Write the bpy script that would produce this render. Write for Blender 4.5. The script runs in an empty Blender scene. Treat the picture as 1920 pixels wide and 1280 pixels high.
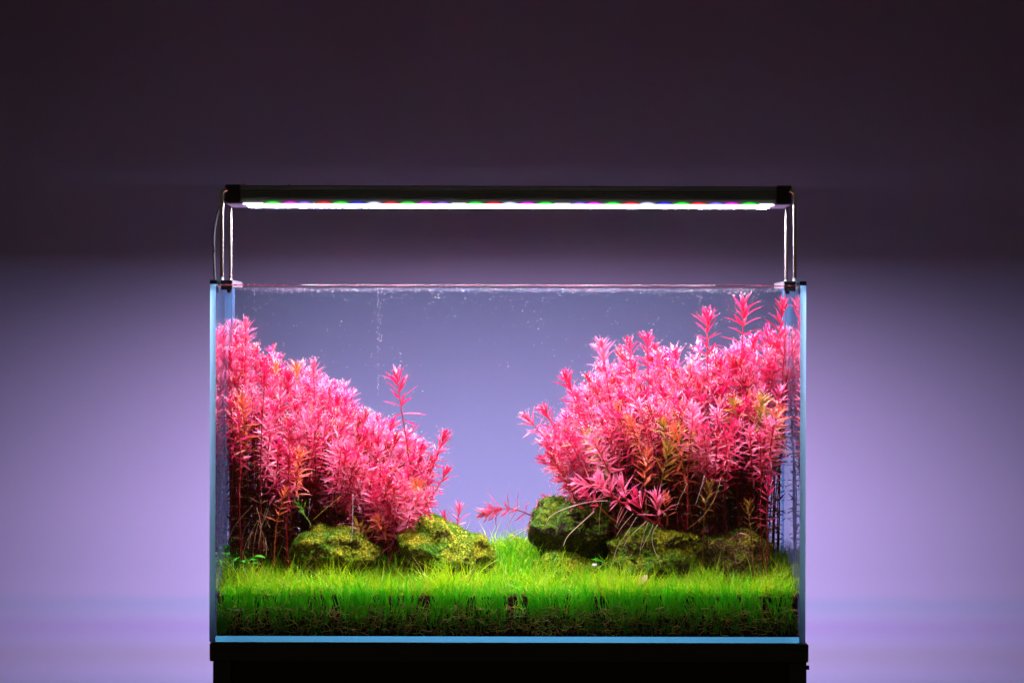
import bpy, math, random
import numpy as np
from mathutils import Vector, Matrix, noise
random.seed(7); RS = np.random.RandomState(11)
scene = bpy.context.scene
col = scene.collection

# ------------------------------------------------------------------ camera
CX, CZ, CD, F0 = 0.004, 0.303, 4.7, 1863.0
cam_d = bpy.data.cameras.new('camera'); cam = bpy.data.objects.new('camera', cam_d); col.objects.link(cam)
cam.location = (CX, -CD, CZ)
cam.rotation_euler = (math.radians(90), math.radians(-0.13), 0)
cam_d.sensor_width = 36; cam_d.lens = F0*CD*36/1920
cam_d.clip_end = 50; cam_d.clip_start = 0.1
cam_d.dof.use_dof = True; cam_d.dof.focus_distance = CD+0.10; cam_d.dof.aperture_fstop = 9
scene.camera = cam
def P(px, py, y):
    s = F0*CD/(CD+y)
    return Vector(((px-960)/s+CX, y, CZ-(py-640)/s))
# ------------------------------------------------------------------ world: dim warm room ambient
w = bpy.data.worlds.new('World'); scene.world = w; w.use_nodes = True
bg = w.node_tree.nodes['Background']; bg.inputs[0].default_value = (1.0, .68, .34, 1); bg.inputs[1].default_value = 0.028
# ------------------------------------------------------------------ exposure
scene.view_settings.view_transform = 'Standard'; scene.view_settings.look = 'None'
scene.view_settings.exposure = 0; scene.view_settings.gamma = 1
scene.cycles.max_bounces = 14; scene.cycles.diffuse_bounces = 3; scene.cycles.glossy_bounces = 6
scene.cycles.transmission_bounces = 14; scene.cycles.transparent_max_bounces = 40
scene.cycles.sample_clamp_indirect = 50.0
scene.cycles.use_denoising = True
# ------------------------------------------------------------------ lamps of the LED bar (rows of diodes, see aquarium_lamp) and an added wall light
LAMP_Z = 0.4438
def strip(name, y, wy, watts, color, tilt=0, length=.55, z=LAMP_Z-.0016, spread=180):
    d = bpy.data.lights.new(name, 'AREA'); d.shape = 'RECTANGLE'; d.size = length; d.size_y = wy
    d.energy = watts; d.color = color; d.spread = math.radians(spread)
    o = bpy.data.objects.new(name, d); o.location = (0, y, z); o.rotation_euler = (math.radians(tilt), 0, 0)
    col.objects.link(o); return o
LIGHTS = [
    strip('white_diode_row', .104, .040, 5.4, (1.0, .84, .96), z=LAMP_Z-.0005),
    # slim coloured rows: the tank rim cuts each off the wall at its own height
    strip('red_diode_row', .140, .0030, 1.9, (1, .16, .22), tilt=48, z=LAMP_Z-.0003, spread=84),
    strip('green_diode_row', .151, .0030, 1.4, (.20, 1, .30), tilt=48, z=LAMP_Z-.0003, spread=84),
    strip('blue_diode_row', .162, .0030, 2.0, (.22, .28, 1), tilt=48, z=LAMP_Z-.0003, spread=84),
    strip('rose_diode_row', .174, .0030, 1.5, (1, .34, .60), tilt=48, z=LAMP_Z-.0003, spread=84),
    strip('added_wall_wash', .2068, .0036, 14.5, (.61, .68, 1.0), tilt=73, z=LAMP_Z+.0010, spread=108),  # added light to brighten the wall, not a row of the bar
]

# ================================================================== materials
def new_mat(name):
    m = bpy.data.materials.new(name); m.use_nodes = True
    nt = m.node_tree; nt.nodes.clear()
    out = nt.nodes.new('ShaderNodeOutputMaterial')
    return m, nt, out
def N(nt, typ, **kw):
    n = nt.nodes.new(typ)
    for k, v in kw.items():
        if k.startswith('i_'):
            key = k[2:]
            n.inputs[int(key) if key.isdigit() else key.replace('_', ' ')].default_value = v
        else: setattr(n, k, v)
    return n
def L(nt, a, b): nt.links.new(a, b)
def principled(name, color, rough=.5, metal=0, spec=.5, bump=0, bscale=200, var=0, vscale=40, coat=0):
    m, nt, out = new_mat(name)
    p = N(nt, 'ShaderNodeBsdfPrincipled'); p.inputs['Base Color'].default_value = (*color, 1)
    p.inputs['Roughness'].default_value = rough; p.inputs['Metallic'].default_value = metal
    p.inputs['Specular IOR Level'].default_value = spec; p.inputs['Coat Weight'].default_value = coat
    L(nt, p.outputs[0], out.inputs[0])
    tc = N(nt, 'ShaderNodeTexCoord')
    if var:
        nz = N(nt, 'ShaderNodeTexNoise'); nz.inputs['Scale'].default_value = vscale; nz.inputs['Detail'].default_value = 6
        L(nt, tc.outputs['Object'], nz.inputs['Vector'])
        r = N(nt, 'ShaderNodeValToRGB')
        r.color_ramp.elements[0].position = .3; r.color_ramp.elements[1].position = .7
        r.color_ramp.elements[0].color = (*[c*(1-var) for c in color], 1); r.color_ramp.elements[1].color = (*[min(1, c*(1+var)) for c in color], 1)
        L(nt, nz.outputs[0], r.inputs[0]); L(nt, r.outputs[0], p.inputs['Base Color'])
    if bump:
        nz = N(nt, 'ShaderNodeTexNoise'); nz.inputs['Scale'].default_value = bscale; nz.inputs['Detail'].default_value = 5
        L(nt, tc.outputs['Object'], nz.inputs['Vector'])
        b = N(nt, 'ShaderNodeBump'); b.inputs['Strength'].default_value = bump; b.inputs['Distance'].default_value = .001
        L(nt, nz.outputs[0], b.inputs['Height']); L(nt, b.outputs[0], p.inputs['Normal'])
    return m

def leafy(name, transl=.45, rough=.35, spec=.5, gain=1.0, coat=0):
    """plant tissue: pigment from the mesh attribute 'tint' (hue of each leaf), translucent"""
    m, nt, out = new_mat(name)
    at = N(nt, 'ShaderNodeAttribute', attribute_name='tint')
    p = N(nt, 'ShaderNodeBsdfPrincipled'); p.inputs['Roughness'].default_value = rough
    p.inputs['Specular IOR Level'].default_value = spec
    t = N(nt, 'ShaderNodeBsdfTranslucent')
    mx = N(nt, 'ShaderNodeMixShader'); mx.inputs[0].default_value = transl
    L(nt, at.outputs['Color'], p.inputs['Base Color']); L(nt, at.outputs['Color'], t.inputs['Color'])
    L(nt, p.outputs[0], mx.inputs[1]); L(nt, t.outputs[0], mx.inputs[2]); L(nt, mx.outputs[0], out.inputs[0])
    return m
def thin_glass(name, tint, tir=True, haze=0, haze_col=(.5, .7, 1), ior_f0=.02, ripple=0, power=5):
    """clear sheet: transparent, Fresnel mirror at grazing angles, total reflection for steep rays (as glass on water does)"""
    m, nt, out = new_mat(name)
    g = N(nt, 'ShaderNodeNewGeometry')
    d = N(nt, 'ShaderNodeVectorMath', operation='DOT_PRODUCT'); L(nt, g.outputs['Normal'], d.inputs[0]); L(nt, g.outputs['Incoming'], d.inputs[1])
    a = N(nt, 'ShaderNodeMath', operation='ABSOLUTE'); L(nt, d.outputs['Value'], a.inputs[0])
    om = N(nt, 'ShaderNodeMath', operation='SUBTRACT'); om.inputs[0].default_value = 1; L(nt, a.outputs[0], om.inputs[1])
    pw = N(nt, 'ShaderNodeMath', operation='POWER'); pw.inputs[1].default_value = power; L(nt, om.outputs[0], pw.inputs[0])
    ma = N(nt, 'ShaderNodeMath', operation='MULTIPLY_ADD'); ma.inputs[1].default_value = 1-ior_f0; ma.inputs[2].default_value = ior_f0
    L(nt, pw.outputs[0], ma.inputs[0]); fac = ma.outputs[0]
    if tir:
        mr = N(nt, 'ShaderNodeMapRange', interpolation_type='SMOOTHSTEP')
        mr.inputs['From Min'].default_value = .60; mr.inputs['From Max'].default_value = .70
        mr.inputs['To Min'].default_value = .96; mr.inputs['To Max'].default_value = 0
        L(nt, a.outputs[0], mr.inputs['Value'])
        mx = N(nt, 'ShaderNodeMath', operation='MAXIMUM'); L(nt, fac, mx.inputs[0]); L(nt, mr.outputs[0], mx.inputs[1]); fac = mx.outputs[0]
    t = N(nt, 'ShaderNodeBsdfTransparent'); t.inputs[0].default_value = (*tint, 1)
    gl = N(nt, 'ShaderNodeBsdfGlossy'); gl.inputs['Roughness'].default_value = 0.0; gl.inputs['Color'].default_value = (1, 1, 1, 1)
    if ripple:
        tc = N(nt, 'ShaderNodeTexCoord'); mp = N(nt, 'ShaderNodeMapping'); mp.inputs['Scale'].default_value = (1, .25, 1)
        nz = N(nt, 'ShaderNodeTexNoise'); nz.inputs['Scale'].default_value = 60; nz.inputs['Detail'].default_value = 2
        b = N(nt, 'ShaderNodeBump'); b.inputs['Strength'].default_value = ripple; b.inputs['Distance'].default_value = .001
        L(nt, tc.outputs['Object'], mp.inputs[0]); L(nt, mp.outputs[0], nz.inputs['Vector']); L(nt, nz.outputs[0], b.inputs['Height']); L(nt, b.outputs[0], gl.inputs['Normal'])
    mix = N(nt, 'ShaderNodeMixShader'); L(nt, fac, mix.inputs[0]); L(nt, t.outputs[0], mix.inputs[1]); L(nt, gl.outputs[0], mix.inputs[2])
    res = mix.outputs[0]
    if haze:
        df = N(nt, 'ShaderNodeBsdfDiffuse'); df.inputs[0].default_value = (*haze_col, 1)
        tl = N(nt, 'ShaderNodeBsdfTranslucent'); tl.inputs[0].default_value = (*haze_col, 1)
        ad = N(nt, 'ShaderNodeMixShader'); ad.inputs[0].default_value = .5; L(nt, df.outputs[0], ad.inputs[1]); L(nt, tl.outputs[0], ad.inputs[2])
        mf = N(nt, 'ShaderNodeMixShader'); mf.inputs[0].default_value = haze; L(nt, res, mf.inputs[1]); L(nt, ad.outputs[0], mf.inputs[2]); res = mf.outputs[0]
    L(nt, res, out.inputs[0]); return m
def real_glass(name, absorb, density):
    m, nt, out = new_mat(name)
    g = N(nt, 'ShaderNodeBsdfGlass'); g.inputs['IOR'].default_value = 1.5; g.inputs['Roughness'].default_value = 0
    L(nt, g.outputs[0], out.inputs[0])
    v = N(nt, 'ShaderNodeVolumeAbsorption'); v.inputs['Color'].default_value = (*absorb, 1); v.inputs['Density'].default_value = density
    L(nt, v.outputs[0], out.inputs['Volume']); return m
def emitter(name, color, strength):
    m, nt, out = new_mat(name)
    e = N(nt, 'ShaderNodeEmission'); e.inputs[0].default_value = (*color, 1); e.inputs[1].default_value = strength
    L(nt, e.outputs[0], out.inputs[0]); return m
def led_mat(name, color, strength):
    """diode glow painted as emission: bright core that dies off to the black lip around it (object space)"""
    m, nt, out = new_mat(name)
    tc = N(nt, 'ShaderNodeTexCoord'); mp = N(nt, 'ShaderNodeMapping'); mp.inputs['Scale'].default_value = (1/.0108, 0, 1/.0030)
    L(nt, tc.outputs['Object'], mp.inputs[0])
    ln = N(nt, 'ShaderNodeVectorMath', operation='LENGTH'); L(nt, mp.outputs[0], ln.inputs[0])
    mr = N(nt, 'ShaderNodeMapRange', interpolation_type='SMOOTHSTEP'); mr.inputs['From Max'].default_value = 1.0
    mr.inputs['To Min'].default_value = strength; mr.inputs['To Max'].default_value = 0.0
    L(nt, ln.outputs['Value'], mr.inputs['Value'])
    p = N(nt, 'ShaderNodeBsdfPrincipled'); p.inputs['Base Color'].default_value = (.012, .014, .013, 1); p.inputs['Roughness'].default_value = .4
    p.inputs['Emission Color'].default_value = (*color, 1); L(nt, mr.outputs[0], p.inputs['Emission Strength'])
    L(nt, p.outputs[0], out.inputs[0]); return m
def moss_rock(name, brown, green, yellow, cover):
    m, nt, out = new_mat(name)
    p = N(nt, 'ShaderNodeBsdfPrincipled'); p.inputs['Roughness'].default_value = .85; p.inputs['Specular IOR Level'].default_value = .25
    tc = N(nt, 'ShaderNodeTexCoord'); g = N(nt, 'ShaderNodeNewGeometry')
    n1 = N(nt, 'ShaderNodeTexNoise'); n1.inputs['Scale'].default_value = 45; n1.inputs['Detail'].default_value = 8; n1.inputs['Roughness'].default_value = .65
    n2 = N(nt, 'ShaderNodeTexNoise'); n2.inputs['Scale'].default_value = 260; n2.inputs['Detail'].default_value = 4
    n3 = N(nt, 'ShaderNodeTexNoise'); n3.inputs['Scale'].default_value = 90; n3.inputs['Detail'].default_value = 6
    for n in (n1, n2, n3): L(nt, tc.outputs['Object'], n.inputs['Vector'])
    sep = N(nt, 'ShaderNodeSeparateXYZ'); L(nt, g.outputs['Normal'], sep.inputs[0])
    # rock colour
    rr = N(nt, 'ShaderNodeValToRGB'); rr.color_ramp.elements[0].position = .35; rr.color_ramp.elements[1].position = .68
    rr.color_ramp.elements[0].color = (*[c*.35 for c in brown], 1); rr.color_ramp.elements[1].color = (*brown, 1); L(nt, n3.outputs[0], rr.inputs[0])
    rm = N(nt, 'ShaderNodeValToRGB'); rm.color_ramp.elements[0].position = .42; rm.color_ramp.elements[1].position = .62
    rm.color_ramp.elements[0].color = (*green, 1); rm.color_ramp.elements[1].color = (*yellow, 1); L(nt, n1.outputs[0], rm.inputs[0])
    a = N(nt, 'ShaderNodeMath', operation='MULTIPLY_ADD'); a.inputs[1].default_value = .55; L(nt, sep.outputs[2], a.inputs[0]); L(nt, n3.outputs[0], a.inputs[2])
    mr = N(nt, 'ShaderNodeMapRange'); mr.inputs['From Min'].default_value = cover; mr.inputs['From Max'].default_value = cover+.16
    L(nt, a.outputs[0], mr.inputs['Value'])
    mc = N(nt, 'ShaderNodeMixRGB'); L(nt, mr.outputs[0], mc.inputs[0]); L(nt, rr.outputs[0], mc.inputs[1]); L(nt, rm.outputs[0], mc.inputs[2])
    n4 = N(nt, 'ShaderNodeTexNoise'); n4.inputs['Scale'].default_value = 420; n4.inputs['Detail'].default_value = 3; L(nt, tc.outputs['Object'], n4.inputs['Vector'])
    r4 = N(nt, 'ShaderNodeValToRGB'); r4.color_ramp.elements[0].position = .40; r4.color_ramp.elements[1].position = .62
    r4.color_ramp.elements[0].color = (.34, .38, .3, 1); r4.color_ramp.elements[1].color = (1.15, 1.12, 1.1, 1); L(nt, n4.outputs[0], r4.inputs[0])
    mu = N(nt, 'ShaderNodeMixRGB', blend_type='MULTIPLY'); mu.inputs[0].default_value = 1; L(nt, mc.outputs[0], mu.inputs[1]); L(nt, r4.outputs[0], mu.inputs[2])
    L(nt, mu.outputs[0], p.inputs['Base Color'])
    b = N(nt, 'ShaderNodeBump'); b.inputs['Strength'].default_value = 1; b.inputs['Distance'].default_value = .003
    ad = N(nt, 'ShaderNodeMath', operation='ADD'); L(nt, n2.outputs[0], ad.inputs[0]); L(nt, n3.outputs[0], ad.inputs[1])
    L(nt, ad.outputs[0], b.inputs['Height']); L(nt, b.outputs[0], p.inputs['Normal'])
    L(nt, p.outputs[0], out.inputs[0]); return m

M = {}
M['wall'] = principled('lavender_wall_paint', (.31, .25, .40), .9, spec=.1, bump=.05, bscale=500, var=.02, vscale=3)
M['floor'] = principled('dark_floor', (.010, .009, .009), .8, spec=.1, var=.2)
M['leaf'] = leafy('red_leaf_tissue', .36, .30, .65)
M['stem'] = leafy('plant_stem_tissue', .2, .4, .4)
M['grass'] = leafy('grass_blade_tissue', .45, .4, .35)
M['root'] = leafy('root_tissue', .35, .5, .3)
M['bubble'] = principled('oxygen_bubble', (1, .93, .96), .12, spec=1, coat=1)
M['front_glass'] = thin_glass('clear_front_glass', (.985, .992, .995))
M['back_glass'] = thin_glass('clear_back_glass', (.62, .71, .73))
M['inner_glass'] = thin_glass('glass_face_under_water', (.985, .992, .995), tir=False, ior_f0=.004, power=12)
M['back_inner_glass'] = thin_glass('back_glass_face_under_water', (.90, .95, .94), tir=False, ior_f0=.004, power=12, haze=.006, haze_col=(.42, .62, .95))  # pale blue diffuse share stands for light scattered in the water
M['side_glass'] = thin_glass('side_glass_face', (.95, .98, .99), tir=False, power=5)
m, nt, out = new_mat('ground_glass_edge')
t_ = N(nt, 'ShaderNodeBsdfTranslucent'); t_.inputs[0].default_value = (.36, .74, 1.0, 1)
g_ = N(nt, 'ShaderNodeBsdfPrincipled'); g_.inputs['Base Color'].default_value = (.10, .50, .85, 1); g_.inputs['Roughness'].default_value = .2
x_ = N(nt, 'ShaderNodeMixShader'); x_.inputs[0].default_value = .25; L(nt, t_.outputs[0], x_.inputs[1]); L(nt, g_.outputs[0], x_.inputs[2]); L(nt, x_.outputs[0], out.inputs[0])
M['glass_edge'] = m
M['bottom_glass'] = real_glass('blue_bottom_glass', (.30, .90, .80), 10.0)
M['water'] = thin_glass('water_surface', (.99, .995, 1), tir=False, ripple=.08, ior_f0=.006, power=8)
M['rim'] = thin_glass('glass_rim_red_glint', (.95, .50, .56), tir=False, ior_f0=.30)  # red tint stands for lamp light refracted along the rim
M['silicone'] = thin_glass('clear_silicone', (.55, .78, .92), tir=False, haze=.06)
M['black_alu'] = principled('black_anodised_aluminium', (.11, .13, .115), .36, metal=.3, bump=.03, bscale=900)
M['black_plastic'] = principled('gloss_black_plastic', (.006, .006, .007), .28)
M['steel'] = principled('polished_steel_rod', (.86, .84, .84), .22, metal=1)
M['bracket'] = principled('brushed_bracket', (.30, .29, .36), .35, metal=.6)
M['cable'] = principled('black_cable_sheath', (.02, .022, .03), .35)
M['diffuser'] = emitter('lamp_diffuser_light', (.96, .93, 1.0), 2.4)
M['soil'] = leafy('aquasoil_granule', 0.0, .85, .2)
M['teal'] = principled('teal_rubber_pad', (.02, .25, .25), .4)
M['pebble'] = principled('white_pebble', (.8, .8, .76), .5)
M['deadleaf'] = principled('brown_dead_leaf', (.55, .26, .13), .6, var=.3, vscale=300)
M['rock1'] = moss_rock('mossy_lava_rock', (.36, .22, .08), (.11, .34, .010), (.62, .60, .03), .38)
M['rock2'] = moss_rock('bare_brown_rock', (.52, .30, .13), (.10, .20, .01), (.46, .42, .03), .70)
M['rock3'] = moss_rock('dark_mossy_rock', (.12, .075, .04), (.05, .18, .006), (.20, .32, .012), .50)
# black wood grain of the cabinet
m, nt, out = new_mat('black_stained_wood')
p = N(nt, 'ShaderNodeBsdfPrincipled'); p.inputs['Roughness'].default_value = .42
tc = N(nt, 'ShaderNodeTexCoord'); mp = N(nt, 'ShaderNodeMapping'); mp.inputs['Scale'].default_value = (4, 30, 160)
nz = N(nt, 'ShaderNodeTexNoise'); nz.inputs['Scale'].default_value = 2; nz.inputs['Detail'].default_value = 6
L(nt, tc.outputs['Object'], mp.inputs[0]); L(nt, mp.outputs[0], nz.inputs['Vector'])
r = N(nt, 'ShaderNodeValToRGB'); r.color_ramp.elements[0].color = (.03, .036, .034, 1); r.color_ramp.elements[1].color = (.11, .13, .115, 1)
L(nt, nz.outputs[0], r.inputs[0]); L(nt, r.outputs[0], p.inputs['Base Color']); L(nt, p.outputs[0], out.inputs[0])
M['wood'] = m
LEDC = {'g': (.02, 1, .03), 'm': (.9, .02, 1), 'v': (.25, .12, 1), 'r': (1, .02, .03), 'b': (.03, .03, 1), 'w': (.6, .6, 1)}
for k, c in LEDC.items(): M['led_'+k] = led_mat('diode_glow_'+{'g':'green','m':'magenta','v':'violet','r':'red','b':'blue','w':'white'}[k], c, 2.4)

# ================================================================== mesh helpers
def tag(o, label=None, cat=None, group=None, kind=None):
    if label: o['label'] = label
    if cat: o['category'] = cat
    if group: o['group'] = group
    if kind: o['kind'] = kind
    return o
def empty(name, loc=(0, 0, 0)):
    o = bpy.data.objects.new(name, None); o.location = loc; o.empty_display_size = .01; col.objects.link(o); return o
def mesh_obj(name, V, F, mat, parent=None, tint=None, smooth=True):
    me = bpy.data.meshes.new(name)
    V = np.asarray(V, dtype=np.float32).reshape(-1, 3)
    if parent is not None: V = V - np.array(parent.location, dtype=np.float32)
    lens = np.array([len(f) for f in F], dtype=np.int32)
    loops = np.concatenate([np.asarray(f, dtype=np.int32) for f in F]) if not isinstance(F, np.ndarray) else F.astype(np.int32).ravel()
    me.vertices.add(len(V)); me.vertices.foreach_set('co', V.ravel())
    me.loops.add(len(loops)); me.loops.foreach_set('vertex_index', loops)
    me.polygons.add(len(lens))
    me.polygons.foreach_set('loop_start', np.concatenate([[0], np.cumsum(lens)[:-1]]).astype(np.int32))
    me.polygons.foreach_set('loop_total', lens)
    me.update(calc_edges=True)
    me.polygons.foreach_set('use_smooth', np.full(len(lens), bool(smooth)))
    if tint is not None:
        a = me.color_attributes.new('tint', 'FLOAT_COLOR', 'POINT')
        c = np.ones((len(V), 4), dtype=np.float32); c[:, :3] = np.clip(tint, 0, 1); a.data.foreach_set('color', c.ravel())
    for mm in (mat if isinstance(mat, list) else [mat]): me.materials.append(mm)
    o = bpy.data.objects.new(name, me); col.objects.link(o)
    if parent is not None: o.parent = parent
    return o
class Acc:
    def __init__(s): s.V = []; s.F = []; s.T = []; s.n = 0
    def add(s, V, F, T=None):
        V = np.asarray(V, dtype=float).reshape(-1, 3)
        s.F.append((F, s.n)); s.V.append(V); s.n += len(V)
        if T is not None:
            T = np.asarray(T, dtype=float)
            s.T.append(np.tile(T, (len(V), 1)) if T.ndim == 1 else T)
    def build(s, name, mat, parent=None, smooth=True):
        V = np.concatenate(s.V)
        quads = []; rest = []
        F = []
        for f, off in s.F:
            if isinstance(f, np.ndarray): F.extend((f+off).tolist())
            else: F.extend([[i+off for i in q] for q in f])
        return mesh_obj(name, V, F, mat, parent, np.concatenate(s.T) if s.T else None, smooth)
def box_vf(x0, x1, y0, y1, z0, z1, b=0):
    if b <= 0:
        V = [(x, y, z) for z in (z0, z1) for y in (y0, y1) for x in (x0, x1)]
        return V, [(0, 2, 3, 1), (4, 5, 7, 6), (0, 1, 5, 4), (2, 6, 7, 3), (0, 4, 6, 2), (1, 3, 7, 5)]
    import bmesh
    bm = bmesh.new(); bmesh.ops.create_cube(bm, size=1)
    for v in bm.verts: v.co = ((x0+x1)/2+v.co.x*(x1-x0), (y0+y1)/2+v.co.y*(y1-y0), (z0+z1)/2+v.co.z*(z1-z0))
    bmesh.ops.bevel(bm, geom=bm.edges[:], offset=b, segments=2, affect='EDGES')
    bm.verts.index_update(); V = [tuple(v.co) for v in bm.verts]; F = [[v.index for v in f.verts] for f in bm.faces]; bm.free()
    return V, F
def box(name, x0, x1, y0, y1, z0, z1, mat, parent=None, b=0):
    V, F = box_vf(x0, x1, y0, y1, z0, z1, b)
    return mesh_obj(name, V, F, mat, parent, smooth=False)
def tube_vf(pts, r, sides=5, taper=None):
    """tube through points; r scalar or list"""
    pts = np.asarray(pts, dtype=float); n = len(pts)
    r = np.full(n, r) if np.isscalar(r) else np.asarray(r)
    t = np.gradient(pts, axis=0); t /= np.linalg.norm(t, axis=1)[:, None]+1e-12
    ref = np.array([0, 0, 1.]) if abs(t[0][2]) < .8 else np.array([0, 1., 0])
    u = np.cross(t, ref); u /= np.linalg.norm(u, axis=1)[:, None]+1e-12
    v = np.cross(t, u)
    a = np.arange(sides)*2*math.pi/sides
    V = pts[:, None, :]+r[:, None, None]*(np.cos(a)[None, :, None]*u[:, None, :]+np.sin(a)[None, :, None]*v[:, None, :])
    i = np.arange(n-1)[:, None]*sides; j = np.arange(sides)[None, :]; k = (j+1) % sides
    F = np.stack([i+j, i+k, i+sides+k, i+sides+j], -1).reshape(-1, 4)
    return V.reshape(-1, 3), F
def tube_obj(name, pts, r, mat, parent=None, sides=10, tint=None, cap=True):
    V, F = tube_vf(pts, r, sides); F = F.tolist()
    if cap: F.append(list(range(sides))[::-1]); F.append(list(range(len(V)-sides, len(V))))
    return mesh_obj(name, V, F, mat, parent, None if tint is None else np.tile(tint, (len(V), 1)))
def unit(v): return v/(np.linalg.norm(v, axis=-1, keepdims=True)+1e-12)
# leaf template, 10 verts: stations t with half-width
LT = np.array([0, .22, .58, 1.0]); LW = np.array([.22, .85, .95, 0])
LF = np.array([[0,1,4,3],[1,2,5,4],[3,4,7,6],[4,5,8,7],[6,7,9,9],[7,8,9,9]])
LFl = [[0,1,4,3],[1,2,5,4],[3,4,7,6],[4,5,8,7],[6,7,9],[7,8,9]]
def leaves_vf(B, D, Nn, Ln, Wd, curl):
    """B base, D direction, Nn leaf normal (n,3); length, half-width and curl arrays"""
    D = unit(D); S = unit(np.cross(D, Nn)); U = np.cross(S, D)
    n = len(B); V = np.zeros((n, 10, 3)); k = 0
    for i, t in enumerate(LT):
        c = B+D*(Ln*t)[:, None]-U*(curl*Ln*t*t)[:, None]
        if i == 3: V[:, 9] = c; break
        wv = (Wd*LW[i])[:, None]*S
        V[:, k] = c-wv+U*(Wd*LW[i]*.35)[:, None]; V[:, k+1] = c; V[:, k+2] = c+wv+U*(Wd*LW[i]*.35)[:, None]; k += 3
    return V
def add_leaves(acc, B, D, Nn, Ln, Wd, curl, C, Ctip=None, edge=None):
    V = leaves_vf(B, D, Nn, Ln, Wd, curl); n = len(B)
    T = np.repeat(C[:, None, :], 10, 1)
    if Ctip is not None:
        for i, t in enumerate((0, 0, 0, .25, .25, .25, .65, .65, .65, 1)): T[:, i] = C*(1-t)+Ctip*t
    F = []
    for i in range(n):
        o = i*10; F.extend([[a+o for a in f] for f in LFl])
    acc.add(V.reshape(-1, 3), F, T.reshape(-1, 3)); return V
OCT = np.array([(1,0,0),(-1,0,0),(0,1,0),(0,-1,0),(0,0,1),(0,0,-1)], float)
OCF = np.array([(0,2,4),(2,1,4),(1,3,4),(3,0,4),(2,0,5),(1,2,5),(3,1,5),(0,3,5)])
def add_balls(acc, C, R, tint=None, jitter=0, rs=RS):
    C = np.asarray(C); R = np.asarray(R); n = len(C)
    if n == 0: return
    sh = OCT[None]*R[:, None, None]
    if jitter:
        q = rs.normal(size=(n, 3, 3)); Q = np.linalg.qr(q)[0]; sh = np.einsum('nij,nkj->nki', Q, sh*(1+jitter*rs.uniform(-1, 1, (n, 6, 1))))
    V = C[:, None, :]+sh
    F = (OCF[None]+(np.arange(n)*6)[:, None, None]).reshape(-1, 3)
    acc.add(V.reshape(-1, 3), F, None if tint is None else np.repeat(tint[:, None, :], 6, 1).reshape(-1, 3))

# ================================================================== setting
WALL_Y = 1.0
tag(mesh_obj('wall', [(-3, WALL_Y, -.72), (3, WALL_Y, -.72), (3, WALL_Y, 2.2), (-3, WALL_Y, 2.2)], [(0, 1, 2, 3)], M['wall'], smooth=False), kind='structure')
tag(mesh_obj('floor', [(-3, -5.5, -.72), (3, -5.5, -.72), (3, WALL_Y, -.72), (-3, WALL_Y, -.72)], [(0, 1, 2, 3)], M['floor'], smooth=False), kind='structure')

# cabinet
cab = tag(empty('cabinet', (0, .15, -.72)), 'black wooden cabinet with framed open front carrying the aquarium', 'cabinet')
box('top_board', -.2995, .3030, -.0025, .3025, -.0190, -.0006, M['wood'], cab, .0008)
for x0, x1 in ((-.2962, -.2785), (.2835, .3012)):
    for y0, y1 in ((-.0005, .018), (.282, .3)):
        box('post', x0, x1, y0, y1, -.72, -.0192, M['wood'], cab, .0006)
for x0, x1 in ((-.2950, -.2850), (.2900, .3000)):
    box('side_panel', x0, x1, .0182, .2818, -.715, -.0192, M['wood'], cab)
box('back_panel', -.2783, .2833, .286, .294, -.715, -.0192, M['wood'], cab)
box('door_panel', -.2783, .2833, .012, .020, -.715, -.0192, M['black_plastic'], cab)
box('bottom_board', -.2783, .2833, .0202, .2858, -.70, -.68, M['wood'], cab)
tube_obj('hinge_screw', [(.3012, .006, -.0245), (.3042, .006, -.0245)], .0022, M['black_plastic'], cab, 8)

# aquarium
G = .006; W2 = .30; H = .36; D = .30
aq = tag(empty('aquarium', (0, .15, 0)), 'rimless clear glass tank with pale blue edges standing on the black cabinet', 'aquarium')
for x0, x1 in ((-W2, -W2+G), (W2-G, W2)):
    o = box('side_pane', x0, x1, 0, D, .0002, H, [M['side_glass'], M['glass_edge']], aq)
    for k in (0, 1, 2, 3): o.data.polygons[k].material_index = 1
box('bottom_pane', -W2+G+.0002, W2-G-.0002, .0002, D-.0002, .0004, .0064, M['bottom_glass'], aq, .0004)
def sheet(name, y, z0, z1, mat, x=W2-G-.0004):
    return mesh_obj(name, [(-x, y, z0), (x, y, z0), (x, y, z1), (-x, y, z1)], [(0, 1, 2, 3)], mat, aq, smooth=False)
def pane(name, y0, y1, mat):
    x = W2-G-.0004
    return box(name, -x, x, y0, y1, .0066, H-.0008, mat, aq)
o = pane('front_pane', .0002, .0058, [M['front_glass'], M['inner_glass']]); o.data.polygons[3].material_index = 1
o = pane('back_pane', D-.0058, D-.0002, [M['back_glass'], M['back_inner_glass']]); o.data.polygons[2].material_index = 1
for y in (.0028, D-.0028):
    tube_obj('polished_rim', [(-W2+G, y, H-.0008), (W2-G, y, H-.0006)], .0006, M['rim'], aq, 12)
tube_obj('silicone_seam', [(-W2+G+.0006, D-.006, .0066), (-W2+G+.0006, D-.006, H-.001)], .0008, M['silicone'], aq, 6)
tube_obj('silicone_seam', [(W2-G-.0006, D-.006, .0066), (W2-G-.0006, D-.006, H-.001)], .0008, M['silicone'], aq, 6)
# water surface
WZ = .3568
nx, ny = 60, 20
gx = np.linspace(-W2+G+.0005, W2-G-.0005, nx); gy = np.linspace(.0058, D-.0058, ny)
V = [(x, y, WZ+.00006*math.sin(x*140+y*90)) for y in gy for x in gx]
F = [(j*nx+i, j*nx+i+1, (j+1)*nx+i+1, (j+1)*nx+i) for j in range(ny-1) for i in range(nx-1)]
tag(mesh_obj('water', V, F, M['water']), kind='structure')

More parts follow.
